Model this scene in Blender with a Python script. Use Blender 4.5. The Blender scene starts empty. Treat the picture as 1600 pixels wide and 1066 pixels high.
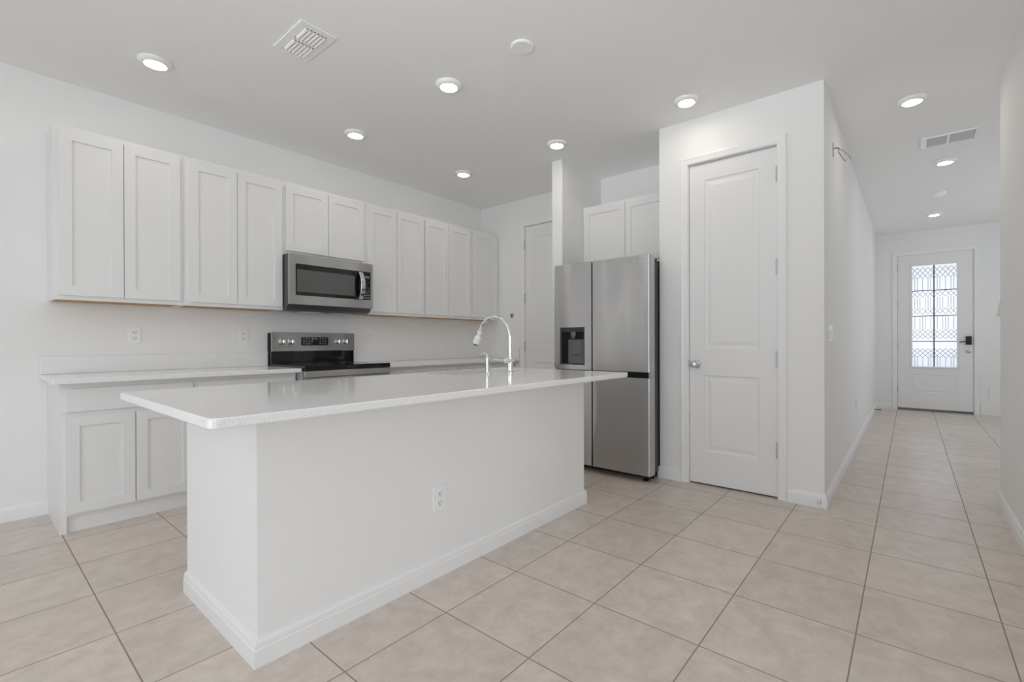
import bpy, bmesh, math, random
from mathutils import Vector, Matrix

random.seed(7)
SC = bpy.context.scene
COL = SC.collection

# ------------------------------------------------------------------ camera
cam_d = bpy.data.cameras.new('camera')
cam = bpy.data.objects.new('camera', cam_d)
COL.objects.link(cam)
SC.camera = cam
_y, _p, _r = (math.radians(a) for a in (39.0009, 0.0664, -0.1521))
_fw = Vector((math.cos(_y) * math.cos(_p), math.sin(_y) * math.cos(_p), -math.sin(_p)))
_rt = Vector((math.sin(_y), -math.cos(_y), 0))
_up = _rt.cross(_fw)
_rt2 = math.cos(_r) * _rt + math.sin(_r) * _up
_up2 = -math.sin(_r) * _rt + math.cos(_r) * _up
_m = Matrix((_rt2, _up2, -_fw)).transposed().to_4x4()
_m.translation = Vector((0, 0, 1.0906))
cam.matrix_world = _m
cam_d.sensor_width = 36.0
cam_d.lens = 728.11 / 1600 * 36
cam_d.shift_x = -32.2 / 1600
cam_d.shift_y = 1.87 / 1600
cam_d.clip_start = 0.05
cam_d.clip_end = 200

# ------------------------------------------------------------------ light and exposure
SC.view_settings.view_transform = 'Standard'
SC.view_settings.look = 'None'
SC.view_settings.gamma = 1.0
SC.view_settings.use_curve_mapping = False
SC.view_settings.exposure = 0.0
SC.cycles.use_denoising = True
SC.cycles.max_bounces = 16
SC.cycles.diffuse_bounces = 10
SC.cycles.glossy_bounces = 6
SC.cycles.sample_clamp_indirect = 10

world = bpy.data.worlds.new('sky')
SC.world = world
world.use_nodes = True
world.node_tree.nodes['Background'].inputs[0].default_value = (0.86, 0.93, 1.0, 1)
world.node_tree.nodes['Background'].inputs[1].default_value = 0.15


def area_light(name, loc, direction, sx, sy, power, color, spread=180):
    d = bpy.data.lights.new(name, 'AREA')
    d.shape = 'RECTANGLE'
    d.size, d.size_y = sx, sy
    d.energy = power
    d.color = color
    d.spread = math.radians(spread)
    o = bpy.data.objects.new(name, d)
    COL.objects.link(o)
    o.location = loc
    o.rotation_euler = Vector(direction).to_track_quat('-Z', 'Y').to_euler()
    return o


# daylight at the patio doors behind the camera and the entry door; the rest is added:
# unseen window fills for island front and hall, a rising beam for the ceiling
POW = dict(patio=113.0, patio_fill=54.0, living=78.0, foyer=18.5, entry=43.0)
area_light('daylight_patio', (-4.3, 0.9, 1.25), (1, 0, 0), 2.2, 5.4, POW['patio'], (0.885, 0.955, 1.035))
area_light('ceiling_fill', (-4.32, 0.9, 1.10), (0.86, 0, 0.51), 2.0, 5.4, POW['patio_fill'], (0.93, 0.97, 1.02), 58)  # added fill at the patio doors, aimed up to brighten the ceiling
area_light('fill_living', (-1.2, -4.4, 1.45), (0, 1, 0), 4.4, 1.8, POW['living'], (0.895, 0.96, 1.03))  # added fill at an unseen window, brightens the island front
area_light('fill_foyer', (7.0, -2.0, 1.6), (0, 1, 0), 3.6, 1.6, POW['foyer'], (0.90, 0.96, 1.03))  # fill put in to brighten the hall from out of view
area_light('daylight_entry', (10.3, -0.29, 1.5), (-1, 0, 0), 1.2, 2.2, POW['entry'], (0.95, 0.97, 1.0))
LAMP = 40.0

# ------------------------------------------------------------------ materials
def mat(name, color, rough=0.5, metal=0.0, bump=None, spec=0.5, noise=None, coat=0.0):
    """bump = (scale, strength, distance); noise = (scale, amount) varies the colour a little"""
    m = bpy.data.materials.new(name)
    m.use_nodes = True
    nt = m.node_tree
    b = nt.nodes['Principled BSDF']
    b.inputs['Base Color'].default_value = (*color, 1)
    b.inputs['Roughness'].default_value = rough
    b.inputs['Metallic'].default_value = metal
    b.inputs['Specular IOR Level'].default_value = spec
    b.inputs['Coat Weight'].default_value = coat
    if bump or noise:
        tc = nt.nodes.new('ShaderNodeTexCoord')
    if noise:
        n = nt.nodes.new('ShaderNodeTexNoise')
        n.inputs['Scale'].default_value = noise[0]
        n.inputs['Detail'].default_value = 4
        nt.links.new(tc.outputs['Object'], n.inputs['Vector'])
        r = nt.nodes.new('ShaderNodeMapRange')
        r.inputs['From Min'].default_value = 0.3
        r.inputs['From Max'].default_value = 0.7
        r.inputs['To Min'].default_value = 1 - noise[1]
        r.inputs['To Max'].default_value = 1
        nt.links.new(n.outputs['Fac'], r.inputs['Value'])
        mx = nt.nodes.new('ShaderNodeVectorMath')
        mx.operation = 'SCALE'
        mx.inputs[0].default_value = color
        nt.links.new(r.outputs[0], mx.inputs['Scale'])
        nt.links.new(mx.outputs[0], b.inputs['Base Color'])
    if bump:
        n = nt.nodes.new('ShaderNodeTexNoise')
        n.inputs['Scale'].default_value = bump[0]
        n.inputs['Detail'].default_value = 3
        nt.links.new(tc.outputs['Object'], n.inputs['Vector'])
        bp = nt.nodes.new('ShaderNodeBump')
        bp.inputs['Strength'].default_value = bump[1]
        bp.inputs['Distance'].default_value = bump[2]
        nt.links.new(n.outputs['Fac'], bp.inputs['Height'])
        nt.links.new(bp.outputs[0], b.inputs['Normal'])
    return m


WALL = mat('wall_paint', (0.88, 0.88, 0.875), 0.75, bump=(90, 0.18, 0.004), spec=0.3)
CEIL = mat('ceiling_paint', (0.90, 0.90, 0.895), 0.85, bump=(45, 0.22, 0.004), spec=0.2)
TRIM = mat('trim_paint', (0.89, 0.89, 0.89), 0.35)
DOORP = mat('door_paint', (0.85, 0.85, 0.85), 0.38)
CAB = mat('cabinet_paint', (0.83, 0.83, 0.825), 0.35)
WOOD = mat('raw_wood', (0.56, 0.33, 0.11), 0.6, noise=(12, 0.25))
CHROME = mat('chrome', (0.85, 0.86, 0.87), 0.08, 1.0)
NICKEL = mat('satin_nickel', (0.62, 0.62, 0.62), 0.3, 1.0)
BLACKGLASS = mat('black_glass', (0.008, 0.008, 0.009), 0.06, spec=0.5)
OVENGLASS = mat('tinted_glass', (0.10, 0.10, 0.10), 0.12, spec=0.6)
BLACK = mat('black_plastic', (0.006, 0.006, 0.006), 0.55, spec=0.25)
DGRAY = mat('dark_gray_plastic', (0.045, 0.045, 0.047), 0.35, spec=0.35)
MGRAY = mat('gray_plastic', (0.13, 0.13, 0.133), 0.22)
FRSIDE = mat('gray_enamel', (0.07, 0.07, 0.073), 0.35)
WPLAS = mat('white_plastic', (0.93, 0.93, 0.93), 0.25)
PRINT = mat('white_print', (0.55, 0.55, 0.55), 0.5)
WIRE = mat('dull_wire', (0.30, 0.30, 0.30), 0.4, 0.6)
VGRAY = mat('vent_gray', (0.62, 0.62, 0.62), 0.6)
RSIDE = mat('light_gray_enamel', (0.42, 0.42, 0.42), 0.4)
LCD = mat('gray_display', (0.22, 0.23, 0.23), 0.3)
SLOT = mat('slot_dark', (0.03, 0.03, 0.03), 0.6)
LEAD = mat('lead_came', (0.16, 0.16, 0.17), 0.5, 0.4)
MUNT = mat('gray_muntin', (0.07, 0.07, 0.085), 0.5)
NAVY = mat('navy_black_plastic', (0.010, 0.012, 0.022), 0.25)
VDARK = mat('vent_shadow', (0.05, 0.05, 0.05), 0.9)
SINKM = mat('sink_steel', (0.66, 0.66, 0.67), 0.32, 1.0)


def stainless(name, axis, wave, color=0.50, rough=0.30):
    """brushed sheet: the highlight runs across the brushing; axis = direction the highlight spreads in"""
    m = bpy.data.materials.new(name)
    m.use_nodes = True
    nt = m.node_tree
    b = nt.nodes['Principled BSDF']
    b.inputs['Base Color'].default_value = (color, color, color * 1.008, 1)
    b.inputs['Metallic'].default_value = 1.0
    b.inputs['Roughness'].default_value = rough
    b.inputs['Anisotropic'].default_value = 1.0
    t = nt.nodes.new('ShaderNodeCombineXYZ')
    t.inputs[axis].default_value = 1.0
    nt.links.new(t.outputs[0], b.inputs['Tangent'])
    # slow waviness of the thin sheet
    tc = nt.nodes.new('ShaderNodeTexCoord')
    mp = nt.nodes.new('ShaderNodeMapping')
    mp.inputs['Scale'].default_value = (3.2, 3.2, 1.1)
    nt.links.new(tc.outputs['Object'], mp.inputs['Vector'])
    n = nt.nodes.new('ShaderNodeTexNoise')
    n.inputs['Scale'].default_value = 1.3
    n.inputs['Detail'].default_value = 0
    nt.links.new(mp.outputs[0], n.inputs['Vector'])
    bp = nt.nodes.new('ShaderNodeBump')
    bp.inputs['Strength'].default_value = wave
    bp.inputs['Distance'].default_value = 0.02
    nt.links.new(n.outputs['Fac'], bp.inputs['Height'])
    nt.links.new(bp.outputs[0], b.inputs['Normal'])
    return m


STEEL = stainless('brushed_stainless_doors', 2, 1.0, 0.56, 0.25)
STEELH = stainless('brushed_stainless_trim', 2, 0.03)


def quartz():
    m = bpy.data.materials.new('white_quartz')
    m.use_nodes = True
    nt = m.node_tree
    b = nt.nodes['Principled BSDF']
    b.inputs['Roughness'].default_value = 0.10
    b.inputs['Specular IOR Level'].default_value = 0.22
    tc = nt.nodes.new('ShaderNodeTexCoord')
    v = nt.nodes.new('ShaderNodeTexNoise')
    v.inputs['Scale'].default_value = 420
    v.inputs['Detail'].default_value = 2
    nt.links.new(tc.outputs['Object'], v.inputs['Vector'])
    r = nt.nodes.new('ShaderNodeValToRGB')
    r.color_ramp.elements[0].position = 0.30
    r.color_ramp.elements[0].color = (0.64, 0.64, 0.64, 1)
    r.color_ramp.elements[1].position = 0.46
    r.color_ramp.elements[1].color = (0.91, 0.91, 0.908, 1)
    nt.links.new(v.outputs['Fac'], r.inputs[0])
    nt.links.new(r.outputs[0], b.inputs['Base Color'])
    return m


QUARTZ = quartz()


def tile():
    m = bpy.data.materials.new('beige_floor_tile')
    m.use_nodes = True
    nt = m.node_tree
    L = nt.links.new
    b = nt.nodes['Principled BSDF']
    tc = nt.nodes.new('ShaderNodeTexCoord')
    mp = nt.nodes.new('ShaderNodeMapping')
    S = 0.432
    mp.inputs['Location'].default_value = (-1.668 + S * 20, -1.022 + S * 20, 0)
    L(tc.outputs['Object'], mp.inputs['Vector'])
    br = nt.nodes.new('ShaderNodeTexBrick')
    br.offset = 0.0
    br.squash = 1.0
    br.inputs['Scale'].default_value = 1.0
    br.inputs['Brick Width'].default_value = S
    br.inputs['Row Height'].default_value = S
    br.inputs['Mortar Size'].default_value = 0.0028
    br.inputs['Mortar Smooth'].default_value = 0.25
    br.inputs['Bias'].default_value = 0.0
    br.inputs['Color1'].default_value = (0.0, 0.0, 0.0, 1)
    br.inputs['Color2'].default_value = (1.0, 1.0, 1.0, 1)
    L(mp.outputs[0], br.inputs['Vector'])
    # cloudy stone pattern
    n = nt.nodes.new('ShaderNodeTexNoise')
    n.inputs['Scale'].default_value = 9.0
    n.inputs['Detail'].default_value = 11
    n.inputs['Roughness'].default_value = 0.74
    n.inputs['Distortion'].default_value = 0.25
    L(tc.outputs['Object'], n.inputs['Vector'])
    r = nt.nodes.new('ShaderNodeValToRGB')
    r.color_ramp.elements[0].position = 0.33
    r.color_ramp.elements[0].color = (0.565, 0.498, 0.440, 1)
    r.color_ramp.elements[1].position = 0.66
    r.color_ramp.elements[1].color = (0.725, 0.650, 0.583, 1)
    L(n.outputs['Fac'], r.inputs[0])
    # small change from tile to tile
    tv = nt.nodes.new('ShaderNodeMapRange')
    tv.inputs['To Min'].default_value = 0.95
    tv.inputs['To Max'].default_value = 1.04
    L(br.outputs['Color'], tv.inputs['Value'])
    sc = nt.nodes.new('ShaderNodeVectorMath')
    sc.operation = 'SCALE'
    L(r.outputs[0], sc.inputs[0])
    L(tv.outputs[0], sc.inputs['Scale'])
    mx = nt.nodes.new('ShaderNodeMix')
    mx.data_type = 'RGBA'
    L(br.outputs['Fac'], mx.inputs['Factor'])
    L(sc.outputs[0], mx.inputs[6])
    mx.inputs[7].default_value = (0.30, 0.25, 0.21, 1)
    L(mx.outputs[2], b.inputs['Base Color'])
    rr = nt.nodes.new('ShaderNodeMapRange')
    rr.inputs['To Min'].default_value = 0.29
    rr.inputs['To Max'].default_value = 0.9
    L(br.outputs['Fac'], rr.inputs['Value'])
    L(rr.outputs[0], b.inputs['Roughness'])
    b.inputs['Specular IOR Level'].default_value = 0.55
    # bump: grout groove plus a little surface relief
    n2 = nt.nodes.new('ShaderNodeTexNoise')
    n2.inputs['Scale'].default_value = 28
    n2.inputs['Detail'].default_value = 4
    L(tc.outputs['Object'], n2.inputs['Vector'])
    ma = nt.nodes.new('ShaderNodeMath')
    ma.operation = 'MULTIPLY_ADD'
    ma.inputs[1].default_value = -1.0
    L(br.outputs['Fac'], ma.inputs[0])
    ms = nt.nodes.new('ShaderNodeMath')
    ms.operation = 'MULTIPLY'
    ms.inputs[1].default_value = 0.35
    L(n2.outputs['Fac'], ms.inputs[0])
    L(ms.outputs[0], ma.inputs[2])
    bp = nt.nodes.new('ShaderNodeBump')
    bp.inputs['Strength'].default_value = 0.25
    bp.inputs['Distance'].default_value = 0.003
    L(ma.outputs[0], bp.inputs['Height'])
    L(bp.outputs[0], b.inputs['Normal'])
    return m


TILE = tile()


def lamp_mat():
    m = bpy.data.materials.new('lit_diffuser')
    m.use_nodes = True
    nt = m.node_tree
    b = nt.nodes['Principled BSDF']
    b.inputs['Base Color'].default_value = (0.9, 0.88, 0.82, 1)
    b.inputs['Emission Color'].default_value = (1.0, 0.91, 0.77, 1)
    b.inputs['Emission Strength'].default_value = LAMP
    return m


LENS = lamp_mat()


def obscure_glass():
    m = bpy.data.materials.new('obscure_glass')
    m.use_nodes = True
    nt = m.node_tree
    for n in list(nt.nodes):
        if n.type == 'BSDF_PRINCIPLED':
            nt.nodes.remove(n)
    out = [n for n in nt.nodes if n.type == 'OUTPUT_MATERIAL'][0]
    t = nt.nodes.new('ShaderNodeBsdfTranslucent')
    t.inputs[0].default_value = (0.9, 0.91, 0.95, 1)
    g = nt.nodes.new('ShaderNodeBsdfGlossy')
    g.inputs['Roughness'].default_value = 0.15
    fr = nt.nodes.new('ShaderNodeFresnel')
    mx = nt.nodes.new('ShaderNodeMixShader')
    nt.links.new(fr.outputs[0], mx.inputs[0])
    nt.links.new(t.outputs[0], mx.inputs[1])
    nt.links.new(g.outputs[0], mx.inputs[2])
    nt.links.new(mx.outputs[0], out.inputs[0])
    return m


GLASS = obscure_glass()

# ------------------------------------------------------------------ mesh helpers
def box(bm, x0, x1, y0, y1, z0, z1, bev=0.0, seg=2):
    vs = [bm.verts.new((x, y, z)) for x in (x0, x1) for y in (y0, y1) for z in (z0, z1)]
    f = [(0, 1, 3, 2), (4, 6, 7, 5), (0, 4, 5, 1), (2, 3, 7, 6), (0, 2, 6, 4), (1, 5, 7, 3)]
    fs = [bm.faces.new([vs[i] for i in q]) for q in f]
    if bev > 0:
        es = list({e for q in fs for e in q.edges})
        bmesh.ops.bevel(bm, geom=es, offset=bev, segments=seg, affect='EDGES', profile=0.5)
    return vs


def lathe(bm, prof, loc=(0, 0, 0), axis='Z', n=32, cap=True):
    """prof: list of (radius, height) turned about an axis through loc"""
    def at(r, h, a):
        c, s = r * math.cos(a), r * math.sin(a)
        p = {'Z': (c, s, h), 'Y': (c, h, s), 'X': (h, c, s)}[axis]
        return Vector(p) + Vector(loc)
    rings = [[bm.verts.new(at(r, h, 2 * math.pi * k / n)) for k in range(n)] for r, h in prof]
    for a, b in zip(rings, rings[1:]):
        for k in range(n):
            bm.faces.new((a[k], a[(k + 1) % n], b[(k + 1) % n], b[k]))
    if cap:
        bm.faces.new(rings[0])
        bm.faces.new(rings[-1][::-1])


def tube(bm, pts, rad, n=14, cap=True):
    """tube along pts; rad a number or a list"""
    pts = [Vector(p) for p in pts]
    R = rad if isinstance(rad, (list, tuple)) else [rad] * len(pts)
    rings = []
    ref = None
    for i, p in enumerate(pts):
        t = (pts[min(i + 1, len(pts) - 1)] - pts[max(i - 1, 0)]).normalized()
        if ref is None:
            ref = Vector((0, 0, 1)) if abs(t.z) < 0.9 else Vector((1, 0, 0))
        u = (ref - t * ref.dot(t)).normalized()
        ref = u
        v = t.cross(u)
        rings.append([bm.verts.new(p + R[i] * (math.cos(2 * math.pi * k / n) * u + math.sin(2 * math.pi * k / n) * v)) for k in range(n)])
    for a, b in zip(rings, rings[1:]):
        for k in range(n):
            bm.faces.new((a[k], a[(k + 1) % n], b[(k + 1) % n], b[k]))
    if cap:
        bm.faces.new(rings[0][::-1])
        bm.faces.new(rings[-1])


def offset_path(path, d, closed=False):
    """2D polyline moved by d to its right-hand side, mitred"""
    out = []
    n = len(path)
    P = [Vector(p) for p in path]
    for i in range(n):
        dirs = []
        if i > 0:
            dirs.append((P[i] - P[i - 1]).normalized())
        if i < n - 1:
            dirs.append((P[i + 1] - P[i]).normalized())
        nr = [Vector((t.y, -t.x)) for t in dirs]
        if len(nr) == 1:
            out.append(P[i] + nr[0] * d)
        else:
            m = nr[0] + nr[1]
            m = m / m.dot(nr[0])
            out.append(P[i] + m * d)
    return out


def sweep(bm, path, prof, place):
    """prof: closed list of (offset to the right, height); place(x2, y2, h) -> 3D"""
    rows = []
    for d, h in prof:
        rows.append([bm.verts.new(place(p.x, p.y, h)) for p in offset_path(path, d)])
    m = len(rows)
    for i in range(m):
        a, b = rows[i], rows[(i + 1) % m]
        for k in range(len(path) - 1):
            bm.faces.new((a[k], a[k + 1], b[k + 1], b[k]))
    bm.faces.new([r[0] for r in rows])
    bm.faces.new([r[-1] for r in rows][::-1])


def slab(bm, w, h, t, recs, x0=0.0, z0=0.0, y0=0.0):
    """upright board, front face at y0, back at y0 + t; recs: (xa, xb, za, zb, profile, fill) where profile is a list of
    (inset, depth) rings and fill says whether the middle is closed"""
    xs = sorted({x0, x0 + w} | {r[0] for r in recs} | {r[1] for r in recs})
    zs = sorted({z0, z0 + h} | {r[2] for r in recs} | {r[3] for r in recs})
    V = {}
    def v(x, z):
        k = (round(x, 6), round(z, 6))
        if k not in V:
            V[k] = bm.verts.new((x, y0, z))
        return V[k]
    for xa, xb in zip(xs, xs[1:]):
        for za, zb in zip(zs, zs[1:]):
            cx, cz = (xa + xb) / 2, (za + zb) / 2
            if any(r[0] < cx < r[1] and r[2] < cz < r[3] for r in recs):
                continue
            bm.faces.new((v(xa, za), v(xb, za), v(xb, zb), v(xa, zb)))
    # outside rim and back
    loop = [(x, z0) for x in xs] + [(x0 + w, z) for z in zs[1:]] + [(x, z0 + h) for x in xs[::-1][1:]] + [(x0, z) for z in zs[::-1][1:-1]]
    fr = [v(*p) for p in loop]
    bk = [bm.verts.new((p[0], y0 + t, p[1])) for p in loop]
    n = len(loop)
    for i in range(n):
        bm.faces.new((fr[i], bk[i], bk[(i + 1) % n], fr[(i + 1) % n]))
    holes = [r for r in recs if not r[5]]
    if not holes:
        bm.faces.new(bk)
    for r in recs:
        xa, xb, za, zb, prof, fill = r
        def ring(ins, dep):
            pts = []
            # follow the same breaks as the front face along the rim
            X = [x for x in xs if xa - 1e-6 <= x <= xb + 1e-6]
            Z = [z for z in zs if za - 1e-6 <= z <= zb + 1e-6]
            lp = [(x, za) for x in X] + [(xb, z) for z in Z[1:]] + [(x, zb) for x in X[::-1][1:]] + [(xa, z) for z in Z[::-1][1:-1]]
            for x, z in lp:
                pts.append((min(max(x, xa + ins), xb - ins), min(max(z, za + ins), zb - ins), dep))
            return lp, pts
        lp, _ = ring(0, 0)
        prev = [v(*p) for p in lp]
        for ins, dep in prof:
            _, pts = ring(ins, dep)
            cur = [bm.verts.new((p[0], y0 + p[2], p[1])) for p in pts]
            for i in range(len(cur)):
                j = (i + 1) % len(cur)
                bm.faces.new((prev[i], prev[j], cur[j], cur[i]))
            prev = cur
        if fill:
            bm.faces.new(prev)
    if holes:      # board with an opening: close the back around it
        r = holes[0]
        g = sorted({x0, x0 + w, r[0], r[1]})
        q = sorted({z0, z0 + h, r[2], r[3]})
        for xa, xb in zip(g, g[1:]):
            for za, zb in zip(q, q[1:]):
                if r[0] < (xa + xb) / 2 < r[1] and r[2] < (za + zb) / 2 < r[3]:
                    continue
                bm.faces.new([bm.verts.new((x, y0 + t, z)) for x, z in ((xa, za), (xa, zb), (xb, zb), (xb, za))])


def obj(name, bm, material, parent=None, smooth=False, bevel=0.0, second=None):
    bmesh.ops.remove_doubles(bm, verts=bm.verts, dist=1e-6)
    bmesh.ops.recalc_face_normals(bm, faces=bm.faces)
    me = bpy.data.meshes.new(name)
    bm.to_mesh(me)
    bm.free()
    me.materials.append(material)
    if second:
        me.materials.append(second)
    if smooth:
        me.polygons.foreach_set('use_smooth', [True] * len(me.polygons))
    o = bpy.data.objects.new(name, me)
    COL.objects.link(o)
    if parent:
        o.parent = parent
    if smooth:
        me.set_sharp_from_angle(angle=math.radians(38))
        ar = [p.area for p in me.polygons]
        tot = sum(ar)
        if max(ar) > .04 * tot:          # broad flat faces stay flat beside their rounded edges
            for p in me.polygons:
                if p.area > .012 * tot:
                    p.use_smooth = False
    if bevel:
        md = o.modifiers.new('soft_edge', 'BEVEL')
        md.width = bevel
        md.segments = 2
        md.limit_method = 'ANGLE'
    return o


def bxo(name, material, parent, *dims, bev=0.0):
    bm = bmesh.new()
    box(bm, *dims, bev=bev)
    return obj(name, bm, material, parent, smooth=bev > 0)


def empty(name, loc, rotz=0.0):
    o = bpy.data.objects.new(name, None)
    o.empty_display_size = 0.1
    COL.objects.link(o)
    o.location = loc
    o.rotation_euler = (0, 0, rotz)
    return o


def tag(o, label, cat, group=None):
    o['label'] = label
    o['category'] = cat
    if group:
        o['group'] = group
    return o


def thing(name, label, cat, loc, rotz=0.0, group=None):
    return tag(empty(name, loc, rotz), label, cat, group)


def struct(o):
    o['kind'] = 'structure'
    return o


def boxes(name, material, *dims, kind=True):
    bm = bmesh.new()
    for d in dims:
        box(bm, *d)
    o = obj(name, bm, material)
    return struct(o) if kind else o


def dup(root, loc, rotz=None, label=None, group=None):
    r = root.copy()
    COL.objects.link(r)
    r.location = loc
    if rotz is not None:
        r.rotation_euler = (0, 0, rotz)
    if label:
        r['label'] = label
    if group:
        r['group'] = group
    for ch in list(root.children):
        c = ch.copy()
        COL.objects.link(c)
        c.parent = r
        for g in list(ch.children):
            d = g.copy()
            COL.objects.link(d)
            d.parent = c
    return r


FACE_X = -math.pi / 2      # local x -> -Y, local y -> +X : a thing whose front faces -X

# ------------------------------------------------------------------ measures of the place (metres)
H = 2.794            # ceiling
YB = 4.284           # cabinet wall
XE = 4.258           # far kitchen wall with the garage door
XP = 3.555           # pantry front and stub wall end
YC, YL = 0.433, 1.564    # pantry corner at the hall / at the fridge
YS1, YS2 = 2.519, 2.636  # stub wall beside the fridge
XH = 9.432           # entry wall
YR, XR = -0.465, 4.344   # right hall wall and where it ends
ZC = 0.890           # counter top
XREAR, YLIV = -4.5, -4.5

# ------------------------------------------------------------------ room shell
bm = bmesh.new(); box(bm, XREAR - .1, XH + .12, YLIV - .1, YB + .12, -0.06, 0)
struct(obj('floor', bm, TILE))
boxes('ceiling', CEIL, (XREAR - .1, XH + .12, YLIV - .1, YB + .12, H, H + .08))
boxes('wall_back', WALL, (XREAR, XE, YB, YB + .11, 0, H))
boxes('wall_far', WALL,
      (XE, XE + .11, 3.575, YB + .11, 0, H), (XE, XE + .11, 2.74, 3.575, 2.466, H), (XE, XE + .11, .548, 2.74, 0, H))
boxes('wall_fridge', WALL, (XP, XE, YS1, YS2, 0, H))
boxes('wall_pantry', WALL,
      (XP, XP + .115, YC, .706, 0, H), (XP, XP + .115, .706, 1.331, 2.444, H), (XP, XP + .115, 1.331, YL, 0, H))
boxes('wall_alcove', WALL, (XP + .115, XE, YL - .115, YL, 0, H))
boxes('wall_hall', WALL, (XP + .115, XH, YC, YC + .115, 0, H))
boxes('wall_entry', WALL,
      (XH, XH + .115, .163, 1.2, 0, H), (XH, XH + .115, -.739, .163, 2.440, H), (XH, XH + .115, -2.2, -.739, 0, H))
boxes('wall_right', WALL, (1.6, XR, YR - .115, YR, 0, H))
boxes('wall_stair', WALL, (4.229, XR, YLIV, YR - .115, 0, H))
boxes('wall_foyer', WALL, (XR, 5.2, -2.2, -2.085, 0, H), (8.8, XH, -2.2, -2.085, 0, H),
      (5.2, 8.8, -2.2, -2.085, 0, .8), (5.2, 8.8, -2.2, -2.085, 2.4, H))
bm = bmesh.new()
for x in (5.2, 6.38, 7.56, 8.74):
    box(bm, x, x + .06, -2.17, -2.12, .86, 2.34)
box(bm, 5.2, 8.8, -2.17, -2.12, .8, .86); box(bm, 5.2, 8.8, -2.17, -2.12, 2.34, 2.4)
struct(obj('added_window_3', bm, TRIM))  # unseen foyer window, put in as the opening for the hall fill
boxes('wall_living', WALL,
      (XREAR, 4.229, YLIV - .1, YLIV, 0, .5), (XREAR, 4.229, YLIV - .1, YLIV, 2.4, H),
      (XREAR, -3.5, YLIV - .1, YLIV, .5, 2.4), (1.1, 4.229, YLIV - .1, YLIV, .5, 2.4))
boxes('wall_rear', WALL,
      (XREAR - .1, XREAR, YLIV, -1.9, 0, H), (XREAR - .1, XREAR, 3.7, YB, 0, H), (XREAR - .1, XREAR, -1.9, 3.7, 2.42, H))
# white frames of the patio doors and an unseen living room window added for its light
bm = bmesh.new()
for y in (-1.9, -.55, .85, 2.25, 3.64):
    box(bm, XREAR - .07, XREAR - .02, y, y + .06, 0.06, 2.36)
box(bm, XREAR - .07, XREAR - .02, -1.9, 3.7, 0, .06); box(bm, XREAR - .07, XREAR - .02, -1.9, 3.7, 2.36, 2.42)
struct(obj('window_1', bm, TRIM))
bm = bmesh.new()
for x in (-3.5, -2.0, -.45, 1.04):
    box(bm, x, x + .06, YLIV - .07, YLIV - .02, .56, 2.34)
box(bm, -3.5, 1.1, YLIV - .07, YLIV - .02, .5, .56); box(bm, -3.5, 1.1, YLIV - .07, YLIV - .02, 2.34, 2.4)
struct(obj('unseen_window_2', bm, TRIM))

# baseboards: flat foot, a groove, a sloped cap
BASE = [(0, 0), (.015, 0), (.015, .058), (.012, .063), (.013, .068), (.011, .080), (.006, .088), (0, .088)]


def baseboard(name, path, parent=None):
    bm = bmesh.new()
    sweep(bm, path, BASE, lambda x, y, h: (x, y, h))
    o = obj(name, bm, TRIM, parent)
    return o if parent else struct(o)


baseboard('baseboard_back', [(XREAR, YB), (.362, YB)])
baseboard('baseboard_pantry', [(XP + .1, YL), (XP, YL), (XP, 1.388)])
baseboard('baseboard_hall', [(XP, .648), (XP, YC), (XH - .001, YC), (XH - .001, .22)])
baseboard('baseboard_far', [(XE, YB - .66), (XE, 3.63)])
baseboard('baseboard_right', [(XR, YR - .1), (XR, YR), (1.6, YR)])
# stepped skirt board beside the entry door
bm = bmesh.new()
prof = [(-.802, 0), (-1.9, 0), (-1.9, .60), (-1.13, .60), (-1.13, .40), (-.893, .40), (-.893, .205), (-.802, .205)]
fr = [bm.verts.new((XH - .016, y, z)) for y, z in prof]
bk = [bm.verts.new((XH, y, z)) for y, z in prof]
bm.faces.new(fr); bm.faces.new(bk[::-1])
for i in range(len(prof)):
    j = (i + 1) % len(prof)
    bm.faces.new((fr[i], fr[j], bk[j], bk[i]))
struct(obj('trim_1', bm, TRIM, bevel=.003))

# ------------------------------------------------------------------ doors
CASING = [(0, 0), (0, .010), (.008, .014), (.030, .015), (.046, .019), (.056, .017), (.056, 0)]


def door_root(name, x, y_left):
    return struct(empty(name, (x, y_left, 0), FACE_X))


def casing(root, w, top, name='casing', gap=.008):
    bm = bmesh.new()
    path = [(w + gap, 0), (w + gap, top + gap), (-gap, top + gap), (-gap, 0)]
    sweep(bm, path, CASING, lambda a, z, d: (a, -d, z))
    obj(name, bm, TRIM, root)
    bm = bmesh.new()      # jamb lining of the opening
    for a, b in ((-gap, -.003), (w + .003, w + gap)):
        box(bm, a, b, 0, .11, 0, top + .003)
    box(bm, -gap, w + gap, 0, .11, top + .003, top + gap)
    box(bm, -.003, .010, .055, .070, 0, top + .003); box(bm, w - .010, w + .003, .055, .070, 0, top + .003)
    obj('jamb', bm, TRIM, root)


def hinges(root, x, zs, material):
    for z in zs:
        bm = bmesh.new()
        lathe(bm, [(.002, -.056), (.0065, -.052), (.0065, .052), (.002, .056)], (x, -.007, z), n=12)
        box(bm, x - .004, x + .004, -.005, .004, z - .045, z + .045)
        obj('hinge', bm, material, root, smooth=True)


RAISED = [(.006, .007), (.016, .009), (.022, .009), (.050, .003)]

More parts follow.
